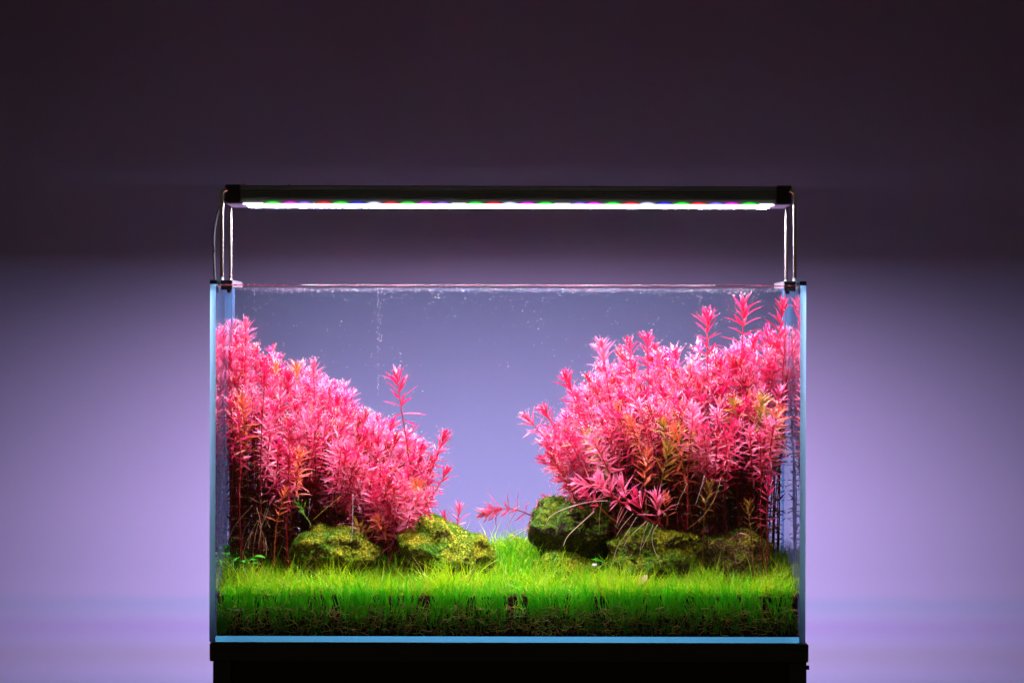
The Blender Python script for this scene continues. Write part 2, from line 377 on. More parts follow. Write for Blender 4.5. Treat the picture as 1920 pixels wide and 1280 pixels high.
# ------------------------------------------------------------------ lamp
lamp = tag(empty('aquarium_lamp', (0, .145, H)), 'slim black led bar lamp on steel rods standing above the tank', 'lamp')
for o in LIGHTS:
    o.parent = lamp; o.location = Vector(o.location)-lamp.location
LY0, LY1 = .08, .212
prof = [(LY0+.002, LAMP_Z+.0182), (LY0, LAMP_Z+.0172), (LY0, LAMP_Z+.0140)]
for k in range(4):
    z = LAMP_Z+.0135-k*.0021
    prof += [(LY0+.0016, z), (LY0+.0016, z-.0008), (LY0, z-.0011), (LY0, z-.0019)]
prof += [(LY0, LAMP_Z+.0042), (LY0+.001, LAMP_Z+.0008), (LY0+.004, LAMP_Z+.0006)]
prof += [(LY1-.0092, LAMP_Z+.0006), (LY1-.0090, LAMP_Z+.0030), (LY1-.0004, LAMP_Z+.0030), (LY1, LAMP_Z+.0032), (LY1, LAMP_Z+.0172), (LY1-.002, LAMP_Z+.0182)]
n = len(prof); xs = (-.2745, .2745)
V = [(x, y, z) for x in xs for y, z in prof]
F = [(i, (i+1) % n, n+(i+1) % n, n+i) for i in range(n)]+[list(range(n))[::-1], list(range(n, 2*n))]
mesh_obj('housing', V, F, M['black_alu'], lamp, smooth=False)
for s in (-1, 1):
    cap = box('end_cap', min(s*.2742, s*.290), max(s*.2742, s*.290), LY0-.001, LY1+.001, LAMP_Z+.0006, LAMP_Z+.0192, M['black_plastic'], lamp, .0008)
    box('end_plate', min(s*.272, s*.2895), max(s*.272, s*.2895), LY0, LY1, LAMP_Z-.0006, LAMP_Z+.0004, M['bracket'], lamp, .0003)
box('diffuser', -.2715, .2715, LY0-.0009, .1335, LAMP_Z-.0003, LAMP_Z+.0002, M['diffuser'], lamp)
box('added_baffle', -.2715, .2715, .1342, .1348, LAMP_Z-.0006, LAMP_Z+.0005, M['black_plastic'], lamp)  # added fin that hides the coloured strips from the camera
box('added_rear_lip', -.2715, .2715, .2106, .2118, LAMP_Z-.0009, LAMP_Z+.0029, M['black_plastic'], lamp)  # added lip that cuts the wall light off above lamp height
# front lip of the diffuser: coloured diode halos painted as fading emission just above its edge
LEDS = [(511,'g'),(544,'m'),(570,'v'),(607,'r'),(638,'g'),(670,'b'),(701,'w'),(732,'r'),(764,'g'),(798,'m'),(829,'v'),(891,'g'),(925,'r'),(955,'w'),
        (988,'m'),(1022,'g'),(1086,'v'),(1113,'m'),(1148,'g'),(1182,'r'),(1213,'w'),(1245,'b'),(1278,'g'),(1309,'r'),(1342,'v'),(1371,'m'),(1405,'g')]
for px, c in LEDS:
    x = P(px, 380, LY0).x
    # a shallow curved strip carrying the glow, 21 mm long
    m_ = 9; V = []; F = []
    for i in range(m_):
        a = (i/(m_-1)-.5)*2
        hh = .0025*math.sqrt(max(0, 1-a*a))+1e-5
        for q in (0, .5, 1): V.append((a*.0105, -.0004*(1-a*a)*(1-q*.6), q*hh))
    for i in range(m_-1):
        for q in range(2): F.append((i*3+q, i*3+3+q, i*3+4+q, i*3+1+q))
    me_o = mesh_obj('diode_glow', V, F, M['led_'+c]); me_o.parent = lamp
    me_o.location = Vector((x, LY0-.0010, LAMP_Z-.0003))-lamp.location
# rods
def rod(x, y, s):
    pts = [(x, y, H+.0015)]+[(x, y, z) for z in np.linspace(H+.01, LAMP_Z+.0085, 4)]
    r_ = .005
    for k in range(1, 7):
        a = k*math.pi/12
        pts.append((x-s*r_*(1-math.cos(a)), y, LAMP_Z+.0085+r_*math.sin(a)))
    pts.append((s*.2885, y, LAMP_Z+.0135))
    tube_obj('rod', pts, .0019, M['steel'], lamp, 16)
for s in (-1, 1):
    for y in (.0695, .222): rod(s*.2925, y, s)
    # brackets: bar along the rim with an inner and an outer jaw and screws
    xa, xb = sorted((s*.2810, s*.3035))
    br = box('bracket', *sorted((s*.2810, s*.2935)), .0605, .236, H-.0022, H+.0050, M['bracket'], lamp, .0004)
    box('jaw', *sorted((s*.2814, s*.2928)), .0580, .0603, H-.0052, H+.0046, M['black_plastic'], lamp, .0003)
    box('jaw', *sorted((s*.2968, s*.3040)), .0580, .236, H+.0004, H+.0050, M['black_plastic'], lamp, .0003)
    box('pad', *sorted((s*.2937, s*.2966)), .0590, .234, H+.0006, H+.0042, M['teal'], lamp, .0003)
    tube_obj('screw', [(s*.2875, .110, H-.0075), (s*.2875, .110, H-.0023)], .0024, M['black_plastic'], lamp, 10)
# cable
pts = [P(424, 372, .15), P(417, 380, .15), P(408, 400, .15), P(402, 430, .15), P(400.5, 465, .15), P(401.5, 500, .15), P(403, 530, .15)]
def smooth_pts(pts, k=6):
    pts = [np.array(p, float) for p in pts]; q = [pts[0]]+pts+[pts[-1]]; out = []
    for i in range(1, len(q)-2):
        for t in np.linspace(0, 1, k, endpoint=False):
            p0, p1, p2, p3 = q[i-1], q[i], q[i+1], q[i+2]
            out.append(.5*((2*p1)+(-p0+p2)*t+(2*p0-5*p1+4*p2-p3)*t*t+(-p0+3*p1-3*p2+p3)*t**3))
    out.append(pts[-1]); return np.array(out)
tube_obj('power_cable', smooth_pts(pts), .0014, M['cable'], lamp, 10)
# little dark crumbs lying on the lamp
for px, sz in ((456, .0022), (541, .0011)):
    c = P(px, 348, LY0+.01); c.z = LAMP_Z+.0183
    V, F = box_vf(c.x-sz, c.x+sz, c.y-sz, c.y+sz, c.z, c.z+sz, sz*.3)
    tag(mesh_obj('crumb', V, F, M['deadleaf'] if px < 500 else M['black_plastic']), 'larger brown crumb on the lamp by its left end cap' if px < 500 else 'tiny black crumb on the lamp top', 'crumb')

# ------------------------------------------------------------------ soil
def soil_z(x, y):
    px = 960+(x-CX)*F0*.96
    mound = .014*math.exp(-((px-975)/75)**2)*min(1, max(0, (y-.06)/.14))
    side = .004*min(1, max(0, (y-.1)/.1))
    return .0415+.024*(max(0,y)/.29)**.62+mound+side+.0012*noise.noise(Vector((x*40, y*40, 0)))
sx, sy = 130, 60
gx = np.linspace(-W2+G+.001, W2-G-.001, sx); gy = np.linspace(.0130, D-.0075, sy)
V = []; T = []
for j, y in enumerate(gy):
    for i, x in enumerate(gx):
        V.append((x, y, soil_z(x, y)+random.uniform(-.0006, .0006)))
F = [(j*sx+i, j*sx+i+1, (j+1)*sx+i+1, (j+1)*sx+i) for j in range(sy-1) for i in range(sx-1)]
# skirts: four walls down to the bottom pane
def skirt(idx):
    b0 = len(V)
    for i in idx: V.append((V[i][0], V[i][1], .0068))
    for k in range(len(idx)-1): F.append((idx[k], idx[k+1], b0+k+1, b0+k))
skirt(list(range(sx))); skirt([(sy-1)*sx+i for i in range(sx)][::-1]); skirt([j*sx for j in range(sy)][::-1]); skirt([j*sx+sx-1 for j in range(sy)])
tag(mesh_obj('soil', V, F, M['soil'], tint=np.tile((.018, .011, .008), (len(V), 1)), smooth=False), kind='structure')
# granules against the glass and on the surface
acc = Acc(); C = []; R = []; T = []
for i in range(4600):
    x = random.uniform(-W2+G+.002, W2-G-.002); z = .0075+(.0370)*random.random()**.8
    C.append((x, random.uniform(.0110, .0140), min(z, soil_z(x, .013)))); R.append(random.uniform(.0011, .0019))
    t = random.uniform(.5, 1.4); T.append((.13*t, .060*t, .045*t))
for i in range(2600):
    x = random.uniform(-W2+G+.002, W2-G-.002); y = random.uniform(.0125, .035)**1; C.append((x, y, soil_z(x, y)+.0005)); R.append(random.uniform(.0012, .0020))
    t = random.uniform(.6, 1.7); T.append((.15*t, .07*t, .055*t))
add_balls(acc, np.array(C), np.array(R), np.array(T), jitter=.15)
o = acc.build('soil_granules', M['soil'], smooth=True); tag(o, 'dark brown round soil granules behind the front glass', 'soil', kind='stuff')
# brownish substrate patches seen at the back middle
# roots in the soil layer
acc = Acc()
for i in range(1500):
    x = random.uniform(-W2+G+.003, W2-G-.003); z = .008+.028*random.random()**.75
    a = random.uniform(0, 2*math.pi) if random.random() < .5 else random.gauss(0, .5); ln = random.uniform(.003, .016); k = random.uniform(-1.6, 1.6)
    y = random.uniform(.0061, .0100); pts = []
    for t in np.linspace(0, 1, 5):
        pts.append((x+ln*t*math.cos(a+k*t), y, z+ln*t*math.sin(a+k*t)*.7))
    b = random.uniform(.35, 1.2); c = (min(1, 1.1*b), .82*b, .22*b) if random.random() < .75 else ((.75, .65, .45) if random.random() < .35 else (.22*b, .36*b, .03))
    pts = [(min(W2-G-.001, max(-W2+G+.001, p_[0])), p_[1], max(p_[2], .0072)) for p_ in pts]
    V_, F_ = tube_vf(pts, random.uniform(.00016, .00034), 3); acc.add(V_, F_, c)
o = acc.build('grass_roots', M['root']); tag(o, 'tangle of thin golden roots in the dark soil behind the front glass', 'roots', kind='stuff')

# ------------------------------------------------------------------ rocks
import bmesh
ROCKS = []
def rock(name, pxc, pyt, pyb, wpx, y, depth, mat, seed, label, skew=0, flat=1.0, sub=6, rough=1.0, moss=0, overhang=0, tone=1):
    s = F0*CD/(CD+y)
    top = P(pxc, pyt, y); bot = P(pxc, pyb, y); hz = (top.z-bot.z)/2+.009; hw = wpx/2/s
    c = Vector((top.x, y, (top.z+bot.z)/2-.009))
    bm = bmesh.new(); bmesh.ops.create_icosphere(bm, subdivisions=sub, radius=1)
    off = Vector((seed*7.3, seed*3.1, seed*1.7))
    for v in bm.verts:
        d = v.co.normalized()
        # boxy superellipsoid with planar facets
        k = (abs(d.x)**2.2+abs(d.y)**2.2+abs(d.z)**2.2)**(-1/2.2)
        r = k*.96
        r += .30*noise.noise(d*1.5+off)+.11*noise.noise(d*3.1+off*2)
        p_ = d*r
        if overhang: p_.y += overhang*max(0, -p_.z)*(1 if p_.y < 0 else 0)
        q = Vector((p_.x*hw+skew*p_.z*hw, p_.y*depth, p_.z*hz*flat))
        # crisp lava relief in world units
        w_ = q*1.0+off
        a1 = noise.turbulence(w_*55, 4, False); a2 = noise.noise(w_*210); a3 = abs(noise.noise(w_*28))
        q += d*rough*(.0042*(a1-.45)+.0011*a2-.0022*max(0, .10-a3)*9)
        v.co = q
    me = bpy.data.meshes.new(name); bm.to_mesh(me); bm.free()
    for p_ in me.polygons: p_.use_smooth = True
    me.materials.append(mat)
    root = tag(empty(name, c), label, 'rock')
    o = bpy.data.objects.new('stone', me); col.objects.link(o); o.parent = root
    co = np.empty(len(me.vertices)*3, np.float32); me.vertices.foreach_get('co', co); co = co.reshape(-1, 3)
    no = np.empty(len(me.vertices)*3, np.float32); me.vertices.foreach_get('normal', no); no = no.reshape(-1, 3)
    if moss:
        wts = np.clip(no[:, 2]+.35+.8*np.array([noise.noise(Vector(p_.tolist())*45+off) for p_ in co]), 0, None)**1.3*(no[:, 1] < .6)
        idx = RS.choice(len(co), moss, p=wts/wts.sum())
        B = co[idx]+RS.normal(size=(moss, 3))*.0004; Dn = unit(no[idx]+RS.normal(size=(moss, 3))*.55+np.array([0, 0, .25]))
        Ln = RS.uniform(.0008, .0026, moss); Wd = RS.uniform(.00015, .00032, moss)
        Nn = unit(RS.normal(size=(moss, 3)))
        h = np.array([noise.noise(Vector(p_.tolist())*38+off*3) for p_ in B])[:, None]*.9+.5+RS.uniform(-.2, .2, (moss, 1))
        h = np.clip(h, 0, 1)
        Cc = np.array([.07, .28, .008])*(1-h)+np.array([.50*tone, .48*(tone+1)/2, .015])*h; Cc = Cc*tone*RS.uniform(.45, 1.2, (moss, 1))
        a_ = Acc(); add_strands(a_, B, Dn, Nn, Ln, Wd, Cc)
        mo = mesh_obj('moss', *a_out(a_), M['grass'], None, tint=np.concatenate(a_.T)); mo.parent = root
        mo['kind'] = 'stuff'
    ROCKS.append((c, hw, depth, hz)); return root
def add_strands(acc, B, D, Nn, Ln, Wd, C, curl=.25, sag=0):
    """thin blades: 3 stations, 5 verts"""
    D = unit(D); S = unit(np.cross(D, Nn)); U = np.cross(S, D); n = len(B)
    V = np.zeros((n, 7, 3)); cu = curl if not np.isscalar(curl) else np.full(n, curl)
    for i, (t, w_) in enumerate(((0, .8), (.35, 1), (.72, .7), (1, 0))):
        c = B+D*(Ln*t)[:, None]+U*(cu*Ln*t*t)[:, None]
        if sag: c[:, 2] -= sag*Ln*t*t*t
        if i == 3: V[:, 6] = c
        else: V[:, 2*i] = c-S*(Wd*w_)[:, None]; V[:, 2*i+1] = c+S*(Wd*w_)[:, None]
    F = []
    base = np.arange(n)*7
    q = np.array([[0, 1, 3, 2], [2, 3, 5, 4]])
    FQ = (q[None]+base[:, None, None]).reshape(-1, 4); FT = (np.array([[4, 5, 6]])[None]+base[:, None, None]).reshape(-1, 3)
    acc.F.append((FQ, acc.n)); acc.F.append((FT, acc.n)); acc.V.append(V.reshape(-1, 3)); acc.n += n*7
    acc.T.append(np.repeat(C[:, None, :], 7, 1).reshape(-1, 3))
def a_out(a):
    F = []
    for f, off in a.F: F.extend((f+off).tolist())
    return np.concatenate(a.V), F
rock('mossy_rock', 628, 984, 1078, 172, .105, .040, M['rock1'], 3.1, 'broad flat mossy rock with a dark hollow at its right front, leftmost rock', sub=6, moss=9000, overhang=.35)
rock('mossy_rock', 838, 972, 1088, 184, .120, .050, M['rock1'], 5.7, 'large green rock sloping left of the bare gap in the middle', skew=-.22, moss=11000)
rock('mossy_rock', 1086, 903, 1062, 176, .180, .055, M['rock3'], 8.2, 'tallest dark rock with a rounded mossy top right of the middle gap', skew=.06, moss=3400, overhang=.45, tone=.62)
rock('mossy_rock', 1228, 982, 1068, 190, .125, .040, M['rock1'], 11.9, 'wide olive rock with white roots hanging over its top', moss=8000)
rock('mossy_rock', 1388, 990, 1072, 138, .130, .036, M['rock2'], 2.4, 'bare brown rock with patchy moss, rightmost of the rocks', skew=-.25, moss=3600)
rock('mossy_rock', 1058, 1030, 1085, 130, .150, .030, M['rock1'], 14.6, 'low olive stone half sunk in grass before the tallest rock', moss=2600, sub=5)
rock('mossy_rock', 966, 1004, 1040, 90, .270, .020, M['rock2'], 6.6, 'small rusty brown stone at the back of the middle gap', sub=5, moss=500)
rock('mossy_rock', 1345, 1002, 1062, 60, .150, .022, M['rock2'], 9.6, 'small brown stone wedged left of the rightmost bare rock', sub=5, moss=500)

# ------------------------------------------------------------------ grass carpet
def in_rock(x, y, z):
    for c, hw, d, hz in ROCKS:
        if ((x-c.x)/hw)**2+((y-c.y)/d)**2 < .55 and z < c.z+hz*.4: return True
    return False
acc = Acc(); B = []
while len(B) < 24000:
    y = .0130+.275*random.random()**1.35; x = random.uniform(-W2+G+.002, W2-G-.002)
    if noise.noise(Vector((x*28, y*28, 5))) < -.42 and random.random() < .7: continue
    z = soil_z(x, y)
    if in_rock(x, y, z): continue
    B.append((x, y, z-.001))
B = np.array(B); n = len(B)
clump = np.array([noise.noise(Vector((p[0]*32, p[1]*32, 1.3))) for p in B])
lean = np.stack([np.array([noise.noise(Vector((p[0]*22, p[1]*22, 9.1))) for p in B]), np.array([noise.noise(Vector((p[0]*22, p[1]*22, 19.1))) for p in B])], 1)
Dn = np.stack([RS.normal(0, .55, n)+lean[:, 0]*.9, RS.normal(-.05, .42, n)+lean[:, 1]*.6, np.ones(n)], 1)
Ln = RS.uniform(.009, .026, n)*np.clip(1+.8*clump, .4, 1.6)
Nn = unit(RS.normal(size=(n, 3)))
Wd = RS.uniform(.00026, .00052, n)
h = np.clip(.5+.9*clump+RS.normal(0, .42, n), 0, 1)[:, None]
Cc = np.array([.10, .62, .006])*(1-h)+np.array([.62, .86, .010])*h
st = RS.rand(n) < .06; Cc[st] = np.array([.62, .50, .12])*RS.uniform(.5, 1.1, (st.sum(), 1))
add_strands(acc, B, Dn, Nn, Ln, Wd, Cc, curl=RS.uniform(-.2, 1.3, n))
# long blades rooted behind the front glass
n = 3000; xc = RS.uniform(-W2+G+.002, W2-G-.002, 260)
ci = RS.randint(0, 260, n); x = np.clip(xc[ci]+RS.normal(0, .0019, n), -W2+G+.001, W2-G-.001)
B = np.stack([x, RS.uniform(.0064, .0098, n), (.021+RS.normal(0, .003, 260))[ci]+RS.rand(n)*.020], 1)
Dn = np.stack([RS.normal(0, .2, 260)[ci]+RS.normal(0, .15, n), RS.uniform(-.01, .02, n), np.ones(n)], 1)
Ln = RS.uniform(.010, .024, n); Wd = RS.uniform(.00028, .00055, n); Nn = np.tile((0, -1., .1), (n, 1))+RS.normal(0, .4, (n, 3))
h = RS.rand(n)[:, None]; Cc = np.array([.03, .66, .010])*(1-h)+np.array([.24, .84, .01])*h
add_strands(acc, B, Dn, Nn, Ln, Wd, Cc, curl=RS.normal(0, .12, n))
# blades at the front edge drooping towards the glass
n = 700; x = RS.uniform(-W2+G+.002, W2-G-.002, n); B = np.stack([x, RS.uniform(.0130, .020, n), np.full(n, .049)+RS.normal(0, .001, n)], 1)
Dn = np.stack([RS.normal(0, .5, n), RS.uniform(-.5, -.1, n), np.ones(n)], 1); h = RS.rand(n)[:, None]; Cc = np.array([.06, .52, .008])*(1-h)+np.array([.42, .74, .01])*h
a0 = acc.n; add_strands(acc, B, Dn, unit(RS.normal(size=(n, 3))), RS.uniform(.008, .017, n), RS.uniform(.00026, .0005, n), Cc, sag=.75)
acc.V[-1][:, 1] = np.maximum(acc.V[-1][:, 1], .0062)
# long dim blades lower down in the soil zone, and tall tufts behind
n = 500; x = RS.uniform(-W2+G+.002, W2-G-.002, n); x[:90] = -W2+G+.001+RS.rand(90)*.008
B = np.stack([x, RS.uniform(.0062, .0078, n), RS.uniform(.007, .018, n)], 1)
Dn = np.stack([RS.normal(0, .22, n), np.zeros(n), np.ones(n)], 1)
add_strands(acc, B, Dn, np.tile((0, -1., .1), (n, 1)), RS.uniform(.008, .018, n), RS.uniform(.0003, .0005, n), np.tile((.05, .36, .01), (n, 1)), curl=RS.normal(0, .25, n))
n = 1100; xc = np.concatenate([P(1470, 0, .2).x+RS.normal(0, .012, 260), P(965, 0, .2).x+RS.normal(0, .022, 420), P(470, 0, .15).x+RS.normal(0, .03, 200), P(735, 0, .15).x+RS.normal(0, .012, 110), P(1140, 0, .13).x+RS.normal(0, .012, 110)])
xc = np.clip(xc, -W2+G+.002, W2-G-.002)
yc = RS.uniform(.10, .26, n); zc = np.array([soil_z(a, b) for a, b in zip(xc, yc)])
B = np.stack([xc, yc, zc], 1); Dn = np.stack([RS.normal(0, .40, n), RS.normal(0, .25, n), np.ones(n)], 1)
h = RS.rand(n)[:, None]; Cc = np.array([.04, .50, .008])*(1-h)+np.array([.20, .66, .01])*h
add_strands(acc, B, Dn, unit(RS.normal(size=(n, 3))), RS.uniform(.018, .034, n), RS.uniform(.0002, .0004, n), Cc, curl=RS.uniform(-.4, .6, n))
V, F = a_out(acc); V[:, 0] = np.clip(V[:, 0], -W2+G+.0006, W2-G-.0006); V[:, 1] = np.clip(V[:, 1], .0061, D-.0061)
tag(mesh_obj('grass_carpet', V, F, M['grass'], tint=np.concatenate(acc.T)), 'bright green fine hairgrass carpet covering the tank floor', 'grass', kind='stuff')

# ------------------------------------------------------------------ red stem plants
PINK = np.array([.86, .028, .205]); HOT = np.array([.68, .010, .085]); ROSE = np.array([.95, .24, .48]); DEEP = np.array([.42, .012, .045])
ORNG = np.array([.80, .22, .045]); OLIV = np.array([.30, .26, .03]); DARK = np.array([.16, .02, .03]); CRIM = np.array([.60, .02, .05])
LEAF_VARIANTS = {}
def leaf_mesh(kind, ci):
    key = (kind, ci)
    if key in LEAF_VARIANTS: return LEAF_VARIANTS[key]
    rs = np.random.RandomState(hash(key) % 9999 if False else (ci*37+len(kind)*11))
    curl = (-.12, .05, .16, .30)[ci % 4]
    V = leaves_vf(np.zeros((1, 3)), np.array([[1., 0, 0]]), np.array([[0, 0, 1.]]), np.array([1.]), np.array([.115]), np.array([curl]))[0]
    base, tip = {'pink': (HOT*.9+ORNG*.1, PINK), 'rose': (PINK*.7+ORNG*.3, ROSE), 'orange': (ORNG, PINK*.45+ORNG*.55), 'olive': (OLIV, ORNG*.6+OLIV*.4),
                 'deep': (DEEP, CRIM), 'green': (np.array([.10, .32, .02]), np.array([.16, .42, .03]))}[kind]
    v = (1, .85, 1.1, .95)[ci//4 % 4]
    me = bpy.data.meshes.new('leaf')
    me.from_pydata([tuple(a) for a in V], [], LFl); me.polygons.foreach_set('use_smooth', [True]*len(LFl))
    a = me.color_attributes.new('tint', 'FLOAT_COLOR', 'POINT')
    for i, t in enumerate((0, 0, 0, .25, .25, .25, .65, .65, .65, 1)):
        c = np.clip((base*(1-t)+tip*t)*v, 0, 1); a.data[i].color = (*c, 1)
    me.materials.append(M['leaf']); LEAF_VARIANTS[key] = me; return me
def path_frames(pts, s):
    """position and tangent at arc lengths s"""
    seg = np.linalg.norm(np.diff(pts, axis=0), axis=1); cum = np.concatenate([[0], np.cumsum(seg)])
    pos = np.stack([np.interp(s, cum, pts[:, k]) for k in range(3)], 1)
    e = .002; a = np.stack([np.interp(np.clip(s-e, 0, cum[-1]), cum, pts[:, k]) for k in range(3)], 1); b = np.stack([np.interp(np.clip(s+e, 0, cum[-1]), cum, pts[:, k]) for k in range(3)], 1)
    return pos, unit(b-a), cum[-1]
def leaf_sets(pts, leafy, kind, rs, size=1.0, per=4, dens=1.0, lower=True):
    seg = np.linalg.norm(np.diff(pts, axis=0), axis=1).sum()
    s = seg; nodes = []; k = 0
    while s > max(.006, seg-leafy):
        nodes.append((s, k)); s -= (.0016+.0042*min(1, k/5))*size/dens; k += 1
    kk = k
    if lower:
        while s > .010: nodes.append((s, kk+3)); s -= rs.uniform(.007, .013)
    S = np.array([q[0] for q in nodes]); K = np.array([q[1] for q in nodes], float)
    pos, tan, _ = path_frames(pts, S)
    out = dict(B=[], D=[], N=[], L=[], W=[], C=[], T=[], K=[], cu=[])
    phi = rs.uniform(0, 6.28)
    for i in range(len(nodes)):
        low = K[i] > kk; m_ = per if not low else (2 if rs.rand() < .7 else 3)
        phi += 2.4 if m_ != 3 else 1.05
        t = tan[i]; ref = np.array([0, 1., 0]) if abs(t[1]) < .8 else np.array([1., 0, 0])
        u = unit(np.cross(t, ref)); v = np.cross(t, u)
        kf = K[i]
        ang = math.radians(min(82, 19+8.0*kf)+rs.normal(0, 8)) if not low else math.radians(rs.uniform(55, 105))
        ln = (.0095+.0052*min(1, kf/3))*size if not low else rs.uniform(.006, .012)*size
        for j in range(m_):
            a = phi+j*2*math.pi/m_+rs.normal(0, .15)
            rad = u*math.cos(a)+v*math.sin(a)
            aj = ang+rs.normal(0, .12)
            d = t*math.cos(aj)+rad*math.sin(aj); nn = t*math.sin(aj)-rad*math.cos(aj)
            out['B'].append(pos[i]+rad*.0005); out['D'].append(d); out['N'].append(nn+rs.normal(0, .25, 3)); out['L'].append(ln*rs.uniform(.75, 1.2))
            out['W'].append((.00115 if not low else .0011)*size*rs.uniform(.75, 1.25)); out['K'].append(kf if not low else 99)
            out['cu'].append(rs.uniform(-.08, .30))
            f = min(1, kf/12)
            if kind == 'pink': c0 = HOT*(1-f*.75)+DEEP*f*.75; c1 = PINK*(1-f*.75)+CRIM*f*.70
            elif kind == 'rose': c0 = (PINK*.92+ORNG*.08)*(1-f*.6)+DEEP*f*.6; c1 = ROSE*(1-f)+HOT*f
            elif kind == 'orange': c0 = ORNG; c1 = ORNG*.5+PINK*.5
            elif kind == 'olive': c0 = OLIV; c1 = ORNG*.6+OLIV*.4
            elif kind == 'green': c0 = np.array([.10, .32, .02]); c1 = np.array([.16, .42, .03])
            else: c0 = DEEP; c1 = CRIM
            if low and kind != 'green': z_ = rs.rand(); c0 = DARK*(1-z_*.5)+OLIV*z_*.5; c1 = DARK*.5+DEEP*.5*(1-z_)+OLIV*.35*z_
            elif rs.rand() < .05 and kind in ('pink', 'rose'): c0 = OLIV*.5+ORNG*.5; c1 = ORNG*.6+c1*.4
            g = rs.uniform(.55, 1.32); out['C'].append(c0*g); out['T'].append(c1*g)
    return {k: np.array(v) for k, v in out.items()}
def stem_path(base, tip, bow, rs, n=9):
    base = np.array(base); tip = np.array(tip); t = np.linspace(0, 1, n)[:, None]
    # rises first, then leans out: quadratic with the control point above the base
    ctrl = base*(1-bow)+np.array([base[0]*.6+tip[0]*.4, base[1]*.6+tip[1]*.4, base[2]+(tip[2]-base[2])*.62])*bow if bow >= 0 else (base+tip)/2
    ctrl = np.array([base[0]*.75+tip[0]*.25, base[1]*.75+tip[1]*.25, base[2]*.45+tip[2]*.55])
    p_ = (1-t)**2*base+2*t*(1-t)*ctrl+t*t*tip
    w_ = np.sin(t*math.pi*rs.uniform(1.2, 2.4)+rs.uniform(0, 3))*.0016*np.sin(t*math.pi)
    p_[:, 0:1] += w_; p_[:, 1:2] += w_*.7
    return p_
def clampx(V):
    lim = W2-G-.0012
    V[..., 0] = np.clip(V[..., 0], -lim, lim); V[..., 1] = np.clip(V[..., 1], .0068, D-.0068); V[..., 2] = np.minimum(V[..., 2], WZ-.0012); return V
def plant(base, tip, label, group, kind='pink', leafy=.075, hero=False, rs=None, size=1.0, per=4, bubbles=.5, path=None, name='red_stem_plant', cat='aquatic plant', lower=True, stem_c=None, dens=1.0, rad=.0009, merge=None):
    rs = rs or RS
    pts = np.array(path, float) if path is not None else stem_path(base, tip, 1, rs)
    clampx(pts)
    if merge is None: root = empty(name, tuple(pts[0])); tag(root, label, cat, group)
    V, F = tube_vf(pts, np.linspace(rad, rad*.55, len(pts)), 5)
    c = stem_c if stem_c is not None else {'olive': np.array([.34, .16, .03]), 'orange': np.array([.62, .12, .03]), 'green': np.array([.2, .4, .04])}.get(kind, CRIM)
    tt = np.repeat(np.linspace(.55, 1, len(pts)), 5)[:, None]*c[None]
    if merge is None: mesh_obj('stem', V, F, M['stem'], root, tint=tt)
    else: merge[0].add(V, F, tt)
    ls = leaf_sets(pts, leafy, kind, rs, size, per, dens, lower)
    up = ls['K'] < 99
    VV = None
    if hero:
        kd = kind
        for i in np.nonzero(up)[0]:
            me = leaf_mesh(kd, rs.randint(0, 16))
            d = unit(ls['D'][i]); s_ = unit(np.cross(d, ls['N'][i])); u_ = np.cross(s_, d)
            Ln = ls['L'][i]
            o = bpy.data.objects.new('leaf', me); col.objects.link(o); o.parent = root
            b = ls['B'][i]-pts[0]
            # x axis = leaf direction, y = side, z = normal; width scaled apart from length
            ws = ls['W'][i]/.115
            e = ls['B'][i]+d*Ln
            if abs(e[0]) > W2-G-.001 or e[1] < .0066 or e[1] > D-.0066 or e[2] > WZ-.001: bpy.data.objects.remove(o); continue
            m4 = Matrix(((d[0]*Ln, -s_[0]*ws, u_[0]*Ln*.8, b[0]), (d[1]*Ln, -s_[1]*ws, u_[1]*Ln*.8, b[1]), (d[2]*Ln, -s_[2]*ws, u_[2]*Ln*.8, b[2]), (0, 0, 0, 1)))
            o.matrix_local = m4
        rest = ~up
        VV = leaves_vf(ls['B'][up], ls['D'][up], ls['N'][up], ls['L'][up], ls['W'][up], ls['cu'][up])
    else: rest = np.ones(len(up), bool)
    if rest.any():
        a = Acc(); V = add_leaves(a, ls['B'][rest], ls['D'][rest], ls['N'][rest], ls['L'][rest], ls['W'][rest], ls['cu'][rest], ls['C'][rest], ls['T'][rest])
        if VV is None: VV = V[up]
        a.V = [clampx(v) for v in a.V]
        if merge is None:
            o = a.build('foliage' if not hero else 'lower_leaves', M['leaf'], root); o['kind'] = 'stuff'
        else: merge[1].add(a.V[0], a.F[0][0], a.T[0])
    if bubbles and VV is not None and len(VV):
        k_up = ls['K'][up]; nb = int(len(VV)*bubbles*2.2)
        pr = 1/(1+k_up*.25); pr = pr/pr.sum()
        li = rs.choice(len(VV), nb, p=pr); vi = rs.choice([3, 5, 6, 8, 8, 6, 9, 9, 7], nb)
        Cc = VV[li, vi]*rs.uniform(.80, 1, (nb, 1))+VV[li, 9]*0
        t = rs.uniform(0, .5, (nb, 1)); Cc = VV[li, vi]*(1-t)+VV[li, 9]*t+rs.normal(0, .0003, (nb, 3))
        ok = (abs(Cc[:, 0]) < W2-G-.001)
        rr_ = rs.uniform(.00018, .00042, ok.sum())
        if merge is None:
            a = Acc(); add_balls(a, Cc[ok], rr_); o = a.build('bubbles', M['bubble'], root); o['kind'] = 'stuff'
        else: add_balls(merge[2], Cc[ok], rr_)
    return root if merge is None else None

